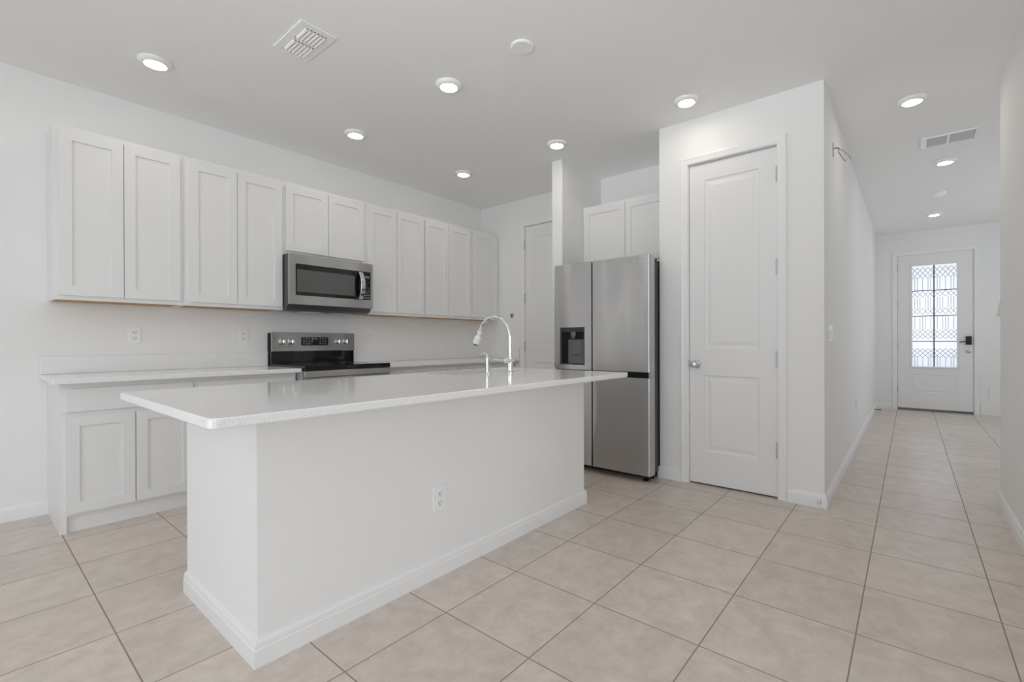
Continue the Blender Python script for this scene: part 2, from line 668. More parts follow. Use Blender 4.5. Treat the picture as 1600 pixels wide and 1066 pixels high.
# door_1: pantry door with two raised panels
d1 = door_root('door_1', XP, 1.323)
W1 = .609
casing(d1, W1, 2.438)
bm = bmesh.new()
slab(bm, W1, 2.424, .035, [(.113, .496, 1.035, 2.312, RAISED, True), (.113, .496, .255, .832, RAISED, True)], 0, .012, .012)
obj('leaf', bm, DOORP, d1)
hinges(d1, W1 + .003, (2.24, 1.602, .963, .336), NICKEL)
bm = bmesh.new()
lathe(bm, [(.031, .012), (.031, .006), (.026, .002), (.012, -.002), (.011, -.028), (.020, -.036), (.027, -.048), (.027, -.058), (.022, -.068), (.012, -.072), (.003, -.073)],
      (.053, 0, .916), 'Y', 28)
obj('knob', bm, NICKEL, d1, smooth=True)
bxo('strike_plate', NICKEL, d1, -.006, .002, -.003, .012, .89, .945)

# door_2: plain door half hidden behind the stub wall
d2 = door_root('door_2', XE, 3.566)
W2 = .81
casing(d2, W2, 2.458)
bm = bmesh.new()
slab(bm, W2, 2.444, .035, [(.12, .69, 1.05, 2.32, RAISED, True), (.12, .69, .26, .85, RAISED, True)], 0, .012, .012)
obj('leaf', bm, DOORP, d2)
hinges(d2, -.003, (2.24, 1.606, 1.037, .35), NICKEL)

# door_3: entry door with a leaded glass light
d3 = door_root('door_3', XH, .153)
W3 = .882
casing(d3, W3, 2.43)
GX0, GX1, GZ0, GZ1 = .175, .706, .685, 2.26
bm = bmesh.new()
slab(bm, W3, 2.395, .044, [(GX0, GX1, GZ0, GZ1, [(0, .044)], False),
                           (.169, .691, .285, .562, [(.006, .006), (.014, .006), (.030, .002)], True)], 0, .035, .012)
leaf3 = obj('leaf', bm, DOORP, d3)
bm = bmesh.new()
for a, b, c, d in ((GX0 - .022, GX0 + .004, GZ0 - .022, GZ1 + .022), (GX1 - .004, GX1 + .022, GZ0 - .022, GZ1 + .022),
                   (GX0 + .004, GX1 - .004, GZ0 - .022, GZ0 + .004), (GX0 + .004, GX1 - .004, GZ1 - .004, GZ1 + .022)):
    box(bm, a, b, .002, .0115, c, d)
obj('glazing_frame', bm, DOORP, d3, bevel=.003)
glass = bxo('glass', GLASS, d3, GX0, GX1, .030, .036, GZ0, GZ1)
bm = bmesh.new()
xm = (GX0 + GX1) / 2
box(bm, xm - .008, xm + .008, .020, .0295, GZ0, GZ1)
ph = (GZ1 - GZ0) / 4
for k in (1, 2, 3):
    box(bm, GX0, GX1, .021, .0290, GZ0 + ph * k - .006, GZ0 + ph * k + .006)
obj('muntin', bm, MUNT, d3)
# thin lead lines: rows of pointed lozenges with upright lines between
bm = bmesh.new()


def lead(a, b):
    a, b = Vector((a[0], .0285, a[1])), Vector((b[0], .0285, b[1]))
    d = (b - a)
    n = Vector((-d.z, 0, d.x)).normalized() * .0025
    q = [bm.verts.new(p + s) for p, s in ((a, n), (b, n), (b, -n), (a, -n))]
    r = [bm.verts.new(v_.co + Vector((0, .001, 0))) for v_ in q]
    bm.faces.new(q); bm.faces.new(r[::-1])
    for i in range(4):
        bm.faces.new((q[i], r[i], r[(i + 1) % 4], q[(i + 1) % 4]))


for row in range(4):            # row 0 at the bottom
    zb = GZ0 + row * ph
    for colm in range(2):
        xa = GX0 + colm * (GX1 - GX0) / 2 + .006
        pw = (GX1 - GX0) / 2 - .012
        u = pw / 4
        X = lambda k: xa + u * k
        Zf = lambda f: zb + ph * f
        if row in (3, 0):       # lozenges in the upper middle, uprights below
            hi, mid, lo = (.92, .70, .48) if row == 3 else (.72, .54, .36)
            for k in range(4):
                for z1, z2 in ((hi, mid), (mid, lo)) if k % 2 == 0 else ((mid, hi), (lo, mid)):
                    lead((X(k), Zf(z1)), (X(k + 1), Zf(z2)))
                for z1, z2 in ((mid, hi), (lo, mid)) if k % 2 == 0 else ((hi, mid), (mid, lo)):
                    lead((X(k), Zf(z1)), (X(k + 1), Zf(z2)))
            for k in (.5, 1, 2, 3, 3.5):
                lead((X(k), Zf(0.02)), (X(k), Zf(lo if k in (1, 3) else lo + .05 if k != 2 else lo)))
        elif row == 2:          # hexagons between two zigzags
            for k in range(4):
                a, b = (.98, .76) if k % 2 == 0 else (.76, .98)
                lead((X(k), Zf(a)), (X(k + 1), Zf(b)))
                lead((X(k), Zf(b - .02)), (X(k + 1), Zf(a - .02)))
                lead((X(k), Zf(1.04 - a)), (X(k + 1), Zf(1.04 - b)))
                lead((X(k), Zf(1.06 - b)), (X(k + 1), Zf(1.06 - a)))
            for k in (.5, 1.5, 2.5, 3.5, 1, 3):
                lead((X(k), Zf(.26)), (X(k), Zf(.74)))
        else:                   # uprights above, lozenges below
            hi, mid, lo = .46, .28, .10
            for k in range(4):
                for z1, z2 in ((hi, mid), (mid, lo)) if k % 2 == 0 else ((mid, hi), (lo, mid)):
                    lead((X(k), Zf(z1)), (X(k + 1), Zf(z2)))
                for z1, z2 in ((mid, hi), (lo, mid)) if k % 2 == 0 else ((hi, mid), (mid, lo)):
                    lead((X(k), Zf(z1)), (X(k + 1), Zf(z2)))
            for k in (.5, 1.5, 2.5, 3.5, 2):
                lead((X(k), Zf(hi)), (X(k), Zf(.98)))
obj('leading', bm, LEAD, d3)
hinges(d3, -.003, (2.25, 1.66, 1.0, .32), NICKEL)
bm = bmesh.new()
box(bm, .796, .862, -.030, .012, 1.027, 1.156, bev=.010)
lk = obj('smart_lock', bm, NAVY, d3, smooth=True)
bm = bmesh.new()
tube(bm, [(.83, -.03, 1.07), (.83, -.055, 1.07), (.81, -.062, 1.072), (.765, -.062, 1.074), (.725, -.058, 1.068)], [.010, .010, .009, .008, .006], 12)
obj('lever', bm, NAVY, d3, smooth=True)
bm = bmesh.new()
lathe(bm, [(.030, .012), (.030, .0), (.026, -.008), (.014, -.012), (.010, -.026), (.003, -.027)], (.832, 0, .93), 'Y', 24)
obj('deadbolt_rose', bm, NICKEL, d3, smooth=True)
bm = bmesh.new()
lathe(bm, [(.006, .012), (.006, .006), (.002, .004)], (.832, 0, .723), 'Y', 12)
obj('screw_hole_plug', bm, NICKEL, d3, smooth=True)
bxo('threshold', MGRAY, d3, .0, W3, .0, .11, 0, .024)

# ------------------------------------------------------------------ cabinets
SHAKER = [(.0015, .010)]


def shaker_door(root, xa, xb, za, zb, name='door', st=.057):
    bm = bmesh.new()
    slab(bm, xb - xa, zb - za, .020, [(xa + st, xb - st, za + st, zb - st, SHAKER, True)], xa, za, -.020)
    return obj(name, bm, CAB, root)


def wall_cabinet(label, loc, rot, w, h, doors, dz, depth=.284, end=False):
    """doors: list of (xa, xb) ; dz = (bottom, top) of the doors above the cabinet's bottom"""
    t = thing('wall_cabinet', label, 'cabinet', loc, rot, 'upper kitchen cabinets')
    bm = bmesh.new()
    box(bm, 0, w, 0, .019, 0, h)                              # face frame
    box(bm, 0, .016, .019, depth, 0, h); box(bm, w - .016, w, .019, depth, 0, h)
    box(bm, .016, w - .016, .019, depth, h - .016, h)
    box(bm, .016, w - .016, depth - .008, depth, .03, h - .016)
    obj('carcass', bm, CAB, t)
    bxo('underside', WOOD, t, .016, w - .016, .019, depth - .008, .0015, .017)['label'] = 'raw tan wood underside'
    for xa, xb in doors:
        shaker_door(t, xa, xb, dz[0], dz[1])
    return t


YU, ZU, HU = 3.996, 1.355, 1.059
DU = YB - YU - .001
G = .002
wall_cabinet('two-door white upper cabinet at the free end of the row', (.362, YU, ZU), 0, .650, HU, [(.025, .322), (.326, .626)], (.027, 1.030), DU)
wall_cabinet('two-door white upper cabinet just before the microwave', (1.013, YU, ZU), 0, .667, HU, [(.027, .330), (.334, .657)], (.027, 1.030), DU)
wall_cabinet('short white upper cabinet directly above the microwave', (1.681, YU, 1.812), 0, .750, .602, [(.022, .377), (.382, .722)], (.035, .573), DU)
wall_cabinet('two-door white upper cabinet just past the microwave', (2.432, YU, ZU), 0, .675, HU, [(.021, .329), (.334, .668)], (.027, 1.030), DU)
wall_cabinet('two-door white upper cabinet between the single-door one and the microwave-side one', (3.108, YU, ZU), 0, .686, HU, [(.010, .323), (.328, .667)], (.027, 1.030), DU)
wall_cabinet('single-door white upper cabinet in the corner by the far wall', (3.795, YU, ZU), 0, .462, HU, [(.014, .425)], (.027, 1.030), DU)
wall_cabinet('wide short white cabinet above the refrigerator', (3.915, YS1 - .002, 1.80), FACE_X, .951, .612, [(.022, .465), (.469, .925)], (.030, .585), XE - 3.915 - .001)

YF = 3.739      # face frame of the base cabinets


def base_cabinet(label, x0, x1, doors, drawers, end_l=False):
    t = thing('base_cabinet', label, 'cabinet', (x0, YF, 0), 0, 'lower kitchen cabinets')
    w = x1 - x0
    dep = YB - YF - .001
    bm = bmesh.new()
    box(bm, 0, w, 0, .019, .095, ZC - .031)
    box(bm, 0, .018, .019, dep, 0, ZC - .031); box(bm, w - .018, w, .019, dep, .095, ZC - .031)
    box(bm, .018, w - .018, dep - .01, dep, .095, ZC - .031)
    if end_l:
        box(bm, 0, .030, 0, .019, 0, .095)
    obj('carcass', bm, CAB, t)
    bxo('toe_kick', CAB, t, .030 if end_l else 0, w, .020, .034, 0, .094)
    for xa, xb in doors:
        shaker_door(t, xa, xb, .112, .668)
    for xa, xb in drawers:
        bm = bmesh.new()
        box(bm, xa, xb, -.020, 0, .693, .828, bev=.002)
        obj('drawer_front', bm, CAB, t)
    return t


base_cabinet('white base cabinet at the free end, one drawer over two doors', .362, 1.000, [(.024, .329), (.334, .630)], [(.024, .628)], True)
base_cabinet('white base cabinet between the end cabinet and the stove', 1.001, 1.668, [(.012, .330), (.335, .655)], [(.012, .655)])
base_cabinet('white base cabinets to the far side of the stove', 2.440, 4.250, [(.02, .45), (.455, .89), (.93, 1.36), (1.365, 1.79)], [(.02, .89), (.93, 1.79)])


def countertop(label, x0, x1, left=False):
    t = thing('countertop', label, 'countertop', (x0, YF, ZC), 0, 'perimeter counters')
    bm = bmesh.new()
    box(bm, 0, x1 - x0, 3.640 - YF, YB - YF - .001, -.030, 0, bev=.004)
    obj('slab', bm, QUARTZ, t)
    bm = bmesh.new()
    box(bm, 0, x1 - x0, YB - YF - .021, YB - YF - .001, .0005, .114, bev=.003)
    obj('backsplash', bm, QUARTZ, t)
    return t


countertop('white quartz counter on the cabinets at the near side of the stove', .327, 1.670)
ct = countertop('white quartz counter between the stove and the far wall', 2.439, 4.257)
bm = bmesh.new()
box(bm, 4.237 - 2.439, 4.2565 - 2.439, 3.640 - YF, YB - YF - .022, .0005, .114, bev=.003)
obj('side_splash', bm, QUARTZ, ct)

# ------------------------------------------------------------------ range
rg = thing('stove', 'freestanding stainless stove with black glass cooktop between the counters', 'stove', (1.674, 3.60, 0))
RW = .761
bm = bmesh.new()
box(bm, 0, RW, .040, .675, .07, .867)
for x in (.04, RW - .08):
    for y in (.08, .60):
        box(bm, x, x + .04, y, y + .04, 0, .07)
obj('body', bm, RSIDE, rg)
bm = bmesh.new()
box(bm, .003, RW - .003, .004, .610, .868, .906, bev=.004)
obj('cooktop', bm, BLACKGLASS, rg)
bm = bmesh.new()
for x, y, r in ((.20, .18, .105), (.56, .18, .085), (.20, .45, .08), (.56, .45, .105), (.38, .47, .055)):
    lathe(bm, [(r, .9061), (r, .9066), (r - .003, .9066), (r - .003, .9061)], (x, y, 0), n=40, cap=False)
obj('burner_ring', bm, MGRAY, rg, smooth=True)
bm = bmesh.new()
box(bm, 0, RW, .004, .039, .815, .866, bev=.005)
obj('front_trim', bm, STEELH, rg, smooth=True)
bm = bmesh.new()
box(bm, .004, RW - .004, .008, .038, .26, .811, bev=.004)
od = obj('oven_door', bm, STEELH, rg, smooth=True)
bxo('window', BLACKGLASS, od, .10, RW - .10, .004, .0075, .38, .66)
bm = bmesh.new()
tube(bm, [(.06, -.045, .775), (RW - .06, -.045, .775)], .011)
for x in (.09, RW - .09):
    tube(bm, [(x, .009, .775), (x, -.045, .775)], .008)
obj('handle', bm, STEELH, od, smooth=True)
bxo('storage_drawer', STEELH, rg, .004, RW - .004, .008, .038, .075, .252)
bm = bmesh.new()      # black riser of the backguard
box(bm, .004, RW - .004, .612, .675, .868, 1.010)
obj('backguard_riser', bm, BLACKGLASS, rg)
bm = bmesh.new()      # stainless console, leaning back a little, with a lip at the bottom
for x0, x1, y0, y1, z0, z1 in ((0, RW, .606, .680, 1.010, 1.176),):
    vs = box(bm, x0, x1, y0, y1, z0, z1, bev=.004)
box(bm, .002, RW - .002, .598, .606, 1.012, 1.026, bev=.002)
cons = obj('console', bm, STEELH, rg, smooth=True)
bxo('side_cap', BLACK, rg, -.001, .006, .610, .678, 1.008, 1.170)
bm = bmesh.new()
box(bm, .250, .497, .603, .6055, 1.062, 1.135)
nf = len(bm.faces)
for r_ in range(3):
    for c_ in (0, 1, 2, 3, 6, 7, 8):
        if c_ == 3 and r_ == 0:
            continue
        x = .268 + c_ * .0245
        box(bm, x, x + .011, .6015, .6028, 1.074 + r_ * .022, 1.080 + r_ * .022)
def seg_digit(bm, x, z, w, h, segs, y0, y1, t=.002):
    S = {'a': (x, x + w, z + h - t, z + h), 'd': (x, x + w, z, z + t), 'g': (x, x + w, z + h / 2 - t / 2, z + h / 2 + t / 2),
         'f': (x, x + t, z + h / 2, z + h), 'e': (x, x + t, z, z + h / 2), 'b': (x + w - t, x + w, z + h / 2, z + h), 'c': (x + w - t, x + w, z, z + h / 2)}
    for s in segs:
        a, b, c, d = S[s]
        box(bm, a, b, y0, y1, c, d)
for k, s in enumerate(('abged', 'abged', 'abcdef', 'abcdef')):
    seg_digit(bm, .350 + k * .011 + (.004 if k > 1 else 0), 1.113, .007, .014, s, .6015, .6028)
bm.faces.ensure_lookup_table()
for f_ in bm.faces[nf:]:
    f_.material_index = 1
obj('control_display', bm, BLACKGLASS, cons, second=PRINT)
for x in (.090, .164, .591, .668):
    bm = bmesh.new()
    lathe(bm, [(.024, .606), (.024, .600), (.021, .598), (.0185, .574), (.016, .571), (.003, .5705)], (x, 0, 1.097), 'Y', 28)
    box(bm, x - .003, x + .003, .564, .572, 1.081, 1.113, bev=.001)
    obj('knob', bm, CHROME, cons, smooth=True)

# ------------------------------------------------------------------ microwave
mw = thing('microwave', 'stainless over-the-range microwave hung under the short cabinet', 'microwave', (1.6825, 3.875, 1.352))
MW, MH, MD = .7475, .459, .405
bm = bmesh.new()      # body with the front bottom edge slanting back
pr_ = [(.030, .048), (.030, MH), (MD, MH), (MD, .012), (.11, 0), (.06, .012)]
a = [bm.verts.new((0, y, z)) for y, z in pr_]
b = [bm.verts.new((MW, y, z)) for y, z in pr_]
bm.faces.new(a); bm.faces.new(b[::-1])
for i in range(len(pr_)):
    j = (i + 1) % len(pr_)
    bm.faces.new((a[i], b[i], b[j], a[j]))
obj('body', bm, FRSIDE, mw)
for xa in (.14, .43):
    bxo('grease_filter', NICKEL, mw, xa, xa + .18, .14, .28, -.006, .004)
bm = bmesh.new()      # stainless door with the dark window let in, front rim curved
slab(bm, MW * .872, MH - .050, .028, [(.048, MW * .872 - .0005, .075 + .048, MH - .078, [(0, .004)], True)], 0, .049, 0)
md = obj('door', bm, STEELH, mw, bevel=.004)
bm = bmesh.new(); box(bm, .0485, MW * .872 - .001, .0015, .0038, .1235, MH - .0785)
obj('door_glass', bm, BLACKGLASS, md)
bm = bmesh.new(); box(bm, .060, .566, .0006, .0014, .152, MH - .124)
obj('door_screen', bm, OVENGLASS, md)
bm = bmesh.new()
slab(bm, MW * .128 - .0015, MH - .050, .028, [(.652, MW - .022, .123, MH - .078, [(0, .003)], True)], MW * .872 + .0015, .049, 0)
mp_ = obj('control_panel', bm, STEELH, mw, bevel=.002)
bxo('display', LCD, mp_, .668, .712, -.0002, .0008, .323, .345)
bm = bmesh.new()
box(bm, .6545, MW - .0225, .001, .0028, .1235, MH - .0785)
nf = len(bm.faces)
for r_ in range(7):
    for c_ in range(3):
        if r_ in (0, 1) or (r_ + c_) % 3 != 1:
            x = .667 + c_ * .0165
            z = .140 + r_ * .0235
            box(bm, x, x + (.008 if r_ < 2 else .006), -.0002, .0008, z, z + (.006 if r_ < 2 else .004))
bm.faces.ensure_lookup_table()
for f_ in bm.faces[nf:]:
    f_.material_index = 1
obj('keypad', bm, BLACKGLASS, mp_, second=PRINT)
bm = bmesh.new()      # arched bar handle
N = 18
rows = []
for k in range(N + 1):
    f = k / N
    z = .128 + f * (MH - .128 - .084)
    y = -.006 - .044 * math.sin(math.pi * f) ** .75
    rows.append([bm.verts.new(p) for p in ((.598, y - .006, z), (.640, y - .006, z), (.640, y + .006, z), (.598, y + .006, z))])
for r0, r1 in zip(rows, rows[1:]):
    for i in range(4):
        bm.faces.new((r0[i], r0[(i + 1) % 4], r1[(i + 1) % 4], r1[i]))
bm.faces.new(rows[0]); bm.faces.new(rows[-1][::-1])
obj('handle', bm, CHROME, md, smooth=True, bevel=.003)

# ------------------------------------------------------------------ refrigerator
XF = 3.318
fr_ = thing('refrigerator', 'stainless side-by-side refrigerator with water dispenser in the alcove', 'refrigerator', (XF, 2.441, 0), FACE_X)
FW = .903      # local x runs from the left door edge to the right
bm = bmesh.new()
box(bm, .010, FW - .036, .092, .86, .045, 1.722)
obj('body', bm, FRSIDE, fr_)


def fdoor(name, xa, xb, za, zb, edge, recs=()):
    """stainless door, front at y = 0, its outer upright edges rounded"""
    bm = bmesh.new()
    slab(bm, xb - xa, zb - za, .084, list(recs), xa, za, 0)
    es = [e for e in bm.edges if abs(e.verts[0].co.x - e.verts[1].co.x) < 1e-6 and abs(e.verts[0].co.y) < 1e-6 and abs(e.verts[1].co.y) < 1e-6
          and abs(e.verts[0].co.x - edge) < 1e-6]
    bmesh.ops.bevel(bm, geom=es, offset=.012, segments=4, affect='EDGES', profile=.5)
    return obj(name, bm, STEEL, fr_, smooth=True)


DX0, DX1, DZ0, DZ1 = .064, .316, .893, 1.213
ul = fdoor('door', .001, .3835, .853, 1.757, .001, [(DX0, DX1, DZ0, DZ1, [(0, .012)], True)])
ur = fdoor('door', .3950, FW, .853, 1.757, FW)
ll = fdoor('lower_door', .001, .3835, .055, .806, .001)
lr = fdoor('lower_door', .3950, FW, .055, .806, FW)
bm = bmesh.new()      # dark recessed grip between the upper and lower doors
box(bm, .004, .386, .030, .084, .8075, .852)
box(bm, .393, FW - .012, .030, .084, .8075, .852)
obj('handle_recess', bm, BLACK, fr_)
bm = bmesh.new(); box(bm, FW - .0115, FW - .001, .002, .084, .8075, .8515)
obj('recess_end', bm, STEEL, fr_)
bxo('center_gasket', BLACK, fr_, .3838, .3947, .065, .084, .056, 1.756)
bm = bmesh.new(); box(bm, .01, FW - .01, .085, .091, .06, 1.74)
obj('door_gasket', bm, BLACK, fr_)
# dispenser: dark frame, deep black cavity, nozzle, paddle
bm = bmesh.new()
slab(bm, DX1 - DX0 - .002, DZ1 - DZ0 - .002, .010, [(DX0 + .016, DX1 - .012, DZ0 + .008, DZ1 - .038, [(.0, .0095)], True)], DX0 + .001, DZ0 + .001, .001)
dp = obj('dispenser', bm, DGRAY, fr_)
bxo('cavity', BLACK, dp, DX0 + .018, DX1 - .015, .004, .0098, DZ0 + .010, DZ1 - .041)
bm = bmesh.new(); box(bm, DX0 + .085, DX1 - .012, .0010, .0095, DZ0 + .009, DZ1 - .105)
obj('splash_back', bm, MGRAY, dp, bevel=.002)
bm = bmesh.new()
lathe(bm, [(.024, DZ1 - .040), (.024, DZ1 - .075), (.018, DZ1 - .085), (.015, DZ1 - .100), (.004, DZ1 - .101)], (DX0 + .140, .002, 0), n=20)
obj('nozzle', bm, MGRAY, dp, smooth=True)
bm = bmesh.new()
box(bm, DX0 + .125, DX1 - .038, -.010, .002, DZ0 + .085, DZ1 - .108, bev=.005)
obj('paddle', bm, MGRAY, dp, smooth=True)
bxo('drip_tray', DGRAY, dp, DX0 + .018, DX1 - .014, -.004, .006, DZ0 + .004, DZ0 + .012)
# small round maker's mark at the top of the right door
bm = bmesh.new()
lathe(bm, [(.010, .0), (.010, -.0012), (.0085, -.0014), (.0012, -.0014)], (FW - .078, 0, 1.708), 'Y', 24)
obj('logo', bm, NICKEL, ur, smooth=True)
for xa in (.02, FW - .118):
    bm = bmesh.new()
    box(bm, xa, xa + .08, .088, .22, 1.7225, 1.750, bev=.004)
    obj('hinge_cover', bm, DGRAY, fr_, smooth=True)
for xa in (.05, FW - .09):
    bm = bmesh.new()
    lathe(bm, [(.022, 0), (.022, .012), (.012, .014), (.012, .060)], (xa + .02, .075, 0), n=16)
    obj('foot', bm, BLACK, fr_, smooth=True)
bxo('kick_plate', BLACK, fr_, .02, FW - .02, .10, .12, .015, .05)

# ------------------------------------------------------------------ island
XI0, XI1, YI0, YI1 = .634, 2.660, 1.711, 2.470
isl = thing('kitchen_island', 'white plastered island with baseboard in the middle of the kitchen', 'island', (XI0, YI0, 0))
IW, ID = XI1 - XI0, YI1 - YI0
bxo('plaster_wall', WALL, isl, 0, IW, 0, .14, 0, ZC - .0305)
bxo('end_wall', WALL, isl, 0, .10, .1401, ID, 0, ZC - .0305)
bxo('end_wall', WALL, isl, IW - .10, IW, .1401, ID, 0, ZC - .0305)
bm = bmesh.new()
box(bm, .1005, IW - .1005, ID - .04, ID - .021, .095, ZC - .0305)
box(bm, .1005, IW - .1005, ID - .09, ID - .07, 0, .095)
obj('cabinet_front', bm, CAB, isl)
for k in range(4):
    xa = .125 + k * .448
    bm = bmesh.new()
    slab(bm, .43, .70, .018, [(.057 + xa, .43 - .057 + xa, .12 + .057, .82 - .057, SHAKER, True)], xa, .12, -(ID - .002))
    for v_ in bm.verts:      # face the kitchen side
        v_.co.y = -v_.co.y
    obj('cabinet_door', bm, CAB, isl)
baseboard('baseboard', [(0, ID), (0, 0), (IW, 0), (IW, ID)][::1], isl)

# slab with a cut-out for the sink, rounded corners
tp = thing('island_countertop', 'thick white quartz top overhanging the island', 'countertop', (0, 0, ZC))
X0, X1, Y0, Y1 = .4125, 2.7415, 1.418, 2.492
SX0, SX1, SY0, SY1 = 1.880, 2.460, 2.085, 2.400


def rrect(x0, x1, y0, y1, r, n=6):
    pts = []
    for cx, cy, a0 in ((x1 - r, y0 + r, -90), (x1 - r, y1 - r, 0), (x0 + r, y1 - r, 90), (x0 + r, y0 + r, 180)):
        for k in range(n + 1):
            a = math.radians(a0 + 90 * k / n)
            pts.append((cx + r * math.cos(a), cy + r * math.sin(a)))
    return pts


bm = bmesh.new()
outer, inner = rrect(X0, X1, Y0, Y1, .022), rrect(SX0, SX1, SY0, SY1, .03)
n = len(outer)
E_ = .004
layers = []
for pts, sgn in ((outer, -1), (inner, 1)):
    cx = sum(p[0] for p in pts) / n; cy = sum(p[1] for p in pts) / n
    def inset(p, d):
        return (p[0] - math.copysign(d, p[0] - cx), p[1] - math.copysign(d, p[1] - cy))
    s_ = E_ if sgn < 0 else -.002
    layers.append([[bm.verts.new((*inset(p, s_), 0)) for p in pts], [bm.verts.new((*p, -E_)) for p in pts],
                   [bm.verts.new((*p, -.030 + E_)) for p in pts], [bm.verts.new((*inset(p, s_), -.030)) for p in pts]])
for L_ in layers:
    for a, b in zip(L_, L_[1:]):
        for k in range(n):
            bm.faces.new((a[k], a[(k + 1) % n], b[(k + 1) % n], b[k]))
for lv in (0, 3):
    o_, i_ = layers[0][lv], layers[1][lv]
    for k in range(n):
        bm.faces.new((o_[k], o_[(k + 1) % n], i_[(k + 1) % n], i_[k]))
obj('slab', bm, QUARTZ, tp)

sk = thing('sink', 'undermount steel sink let into the island top', 'sink', (0, 0, ZC - .031))
bm = bmesh.new()
q = rrect(SX0 - .006, SX1 + .006, SY0 - .006, SY1 + .006, .035)
q2 = rrect(SX0 + .01, SX1 - .01, SY0 + .01, SY1 - .01, .05)
q3 = rrect(SX0 - .03, SX1 + .03, SY0 - .03, SY1 + .03, .05)
ra = [[bm.verts.new((*p, z)) for p in pts] for pts, z in ((q3, -.001), (q, -.001), (q, -.15), (q2, -.19))]
for a, b in zip(ra, ra[1:]):
    for k in range(len(a)):
        bm.faces.new((a[k], a[(k + 1) % len(a)], b[(k + 1) % len(a)], b[k]))
bm.faces.new(ra[-1])
obj('basin', bm, SINKM, sk, smooth=True)
bm = bmesh.new()
lathe(bm, [(.045, -.189), (.045, -.186), (.030, -.186), (.026, -.1885), (.002, -.1885)], ((SX0 + SX1) / 2, (SY0 + SY1) / 2, 0), n=24)
obj('drain', bm, CHROME, sk, smooth=True)

FX, FY = 2.234, 1.996
fa = thing('faucet', 'tall chrome gooseneck faucet with pull-down head behind the sink', 'faucet', (FX, FY, ZC))
bm = bmesh.new()
lathe(bm, [(.027, .0005), (.027, .006), (.022, .010), (.0185, .014), (.0185, .100), (.014, .106)], n=24)
obj('body', bm, CHROME, fa, smooth=True)
bm = bmesh.new()
R_ = .142
pts = [(0, 0, .100), (0, 0, .16), (0, 0, .222)] + [(0, R_ - R_ * math.cos(a), .222 + R_ * math.sin(a)) for a in [math.radians(d) for d in range(8, 161, 8)]]
tube(bm, pts, .0125, 16)
obj('spout', bm, CHROME, fa, smooth=True)
end = Vector(pts[-1]); dr = (Vector(pts[-1]) - Vector(pts[-2])).normalized()
bm = bmesh.new()
tube(bm, [end - dr * .004, end + dr * .012, end + dr * .013, end + dr * .034, end + dr * .035, end + dr * .042, end + dr * .085, end + dr * .090],
     [.0165, .0165, .011, .011, .015, .021, .025, .020], 20)
obj('spray_head', bm, WPLAS, fa, smooth=True)['label'] = 'pale spray head'
bm = bmesh.new()
tube(bm, [end + dr * .090, end + dr * .102], [.014, .013], 16)
obj('aerator', bm, MGRAY, fa, smooth=True)
bm = bmesh.new()
tube(bm, [(.020, 0, .080), (-.028, 0, .080), (-.030, 0, .080), (-.046, 0, .080)], [.019, .019, .017, .016], 20)
tube(bm, [(-.040, .0, .080), (-.09, .004, .084), (-.150, .006, .092)], [.006, .006, .0045], 12)
obj('handle', bm, CHROME, fa, smooth=True)
sd = thing('soap_dispenser', 'short chrome soap dispenser beside the tall faucet', 'soap dispenser', (2.063, 2.029, ZC))
bm = bmesh.new()
lathe(bm, [(.020, .0005), (.020, .004), (.014, .008), (.0125, .014), (.0125, .048), (.0135, .05), (.0135, .10), (.012, .106)], n=20)
obj('body', bm, CHROME, sd, smooth=True)
bm = bmesh.new()
tube(bm, [(0, 0, .098), (0, .004, .116), (0, .020, .126), (0, .048, .122), (0, .058, .114)], [.012, .0125, .011, .010, .009], 14)
obj('nozzle', bm, CHROME, sd, smooth=True)

# ------------------------------------------------------------------ outlets and switches
def outlet(label, loc, rot, group=None):
    t = thing('wall_outlet', label, 'outlet', loc, rot, group)
    bm = bmesh.new(); box(bm, -.036, .036, -.006, -.0002, -.058, .058, bev=.002)
    pl = obj('cover_plate', bm, WPLAS, t, smooth=True)
    for z in (-.021, .021):
        bm = bmesh.new()
        lathe(bm, [(.0165, -.0055), (.0165, -.0075), (.015, -.0082), (.002, -.0082)], (0, 0, z), 'Y', 20)
        s = obj('receptacle', bm, WPLAS, t, smooth=True)
        bm = bmesh.new()
        box(bm, -.0085, -.0055, -.0086, -.0080, z - .002, z + .008)
        box(bm, .0055, .0085, -.0086, -.0080, z - .002, z + .007)
        lathe(bm, [(.0028, -.0080), (.0028, -.0086)], (0, 0, z - .009), 'Y', 10)
        obj('slots', bm, SLOT, s)
    return t


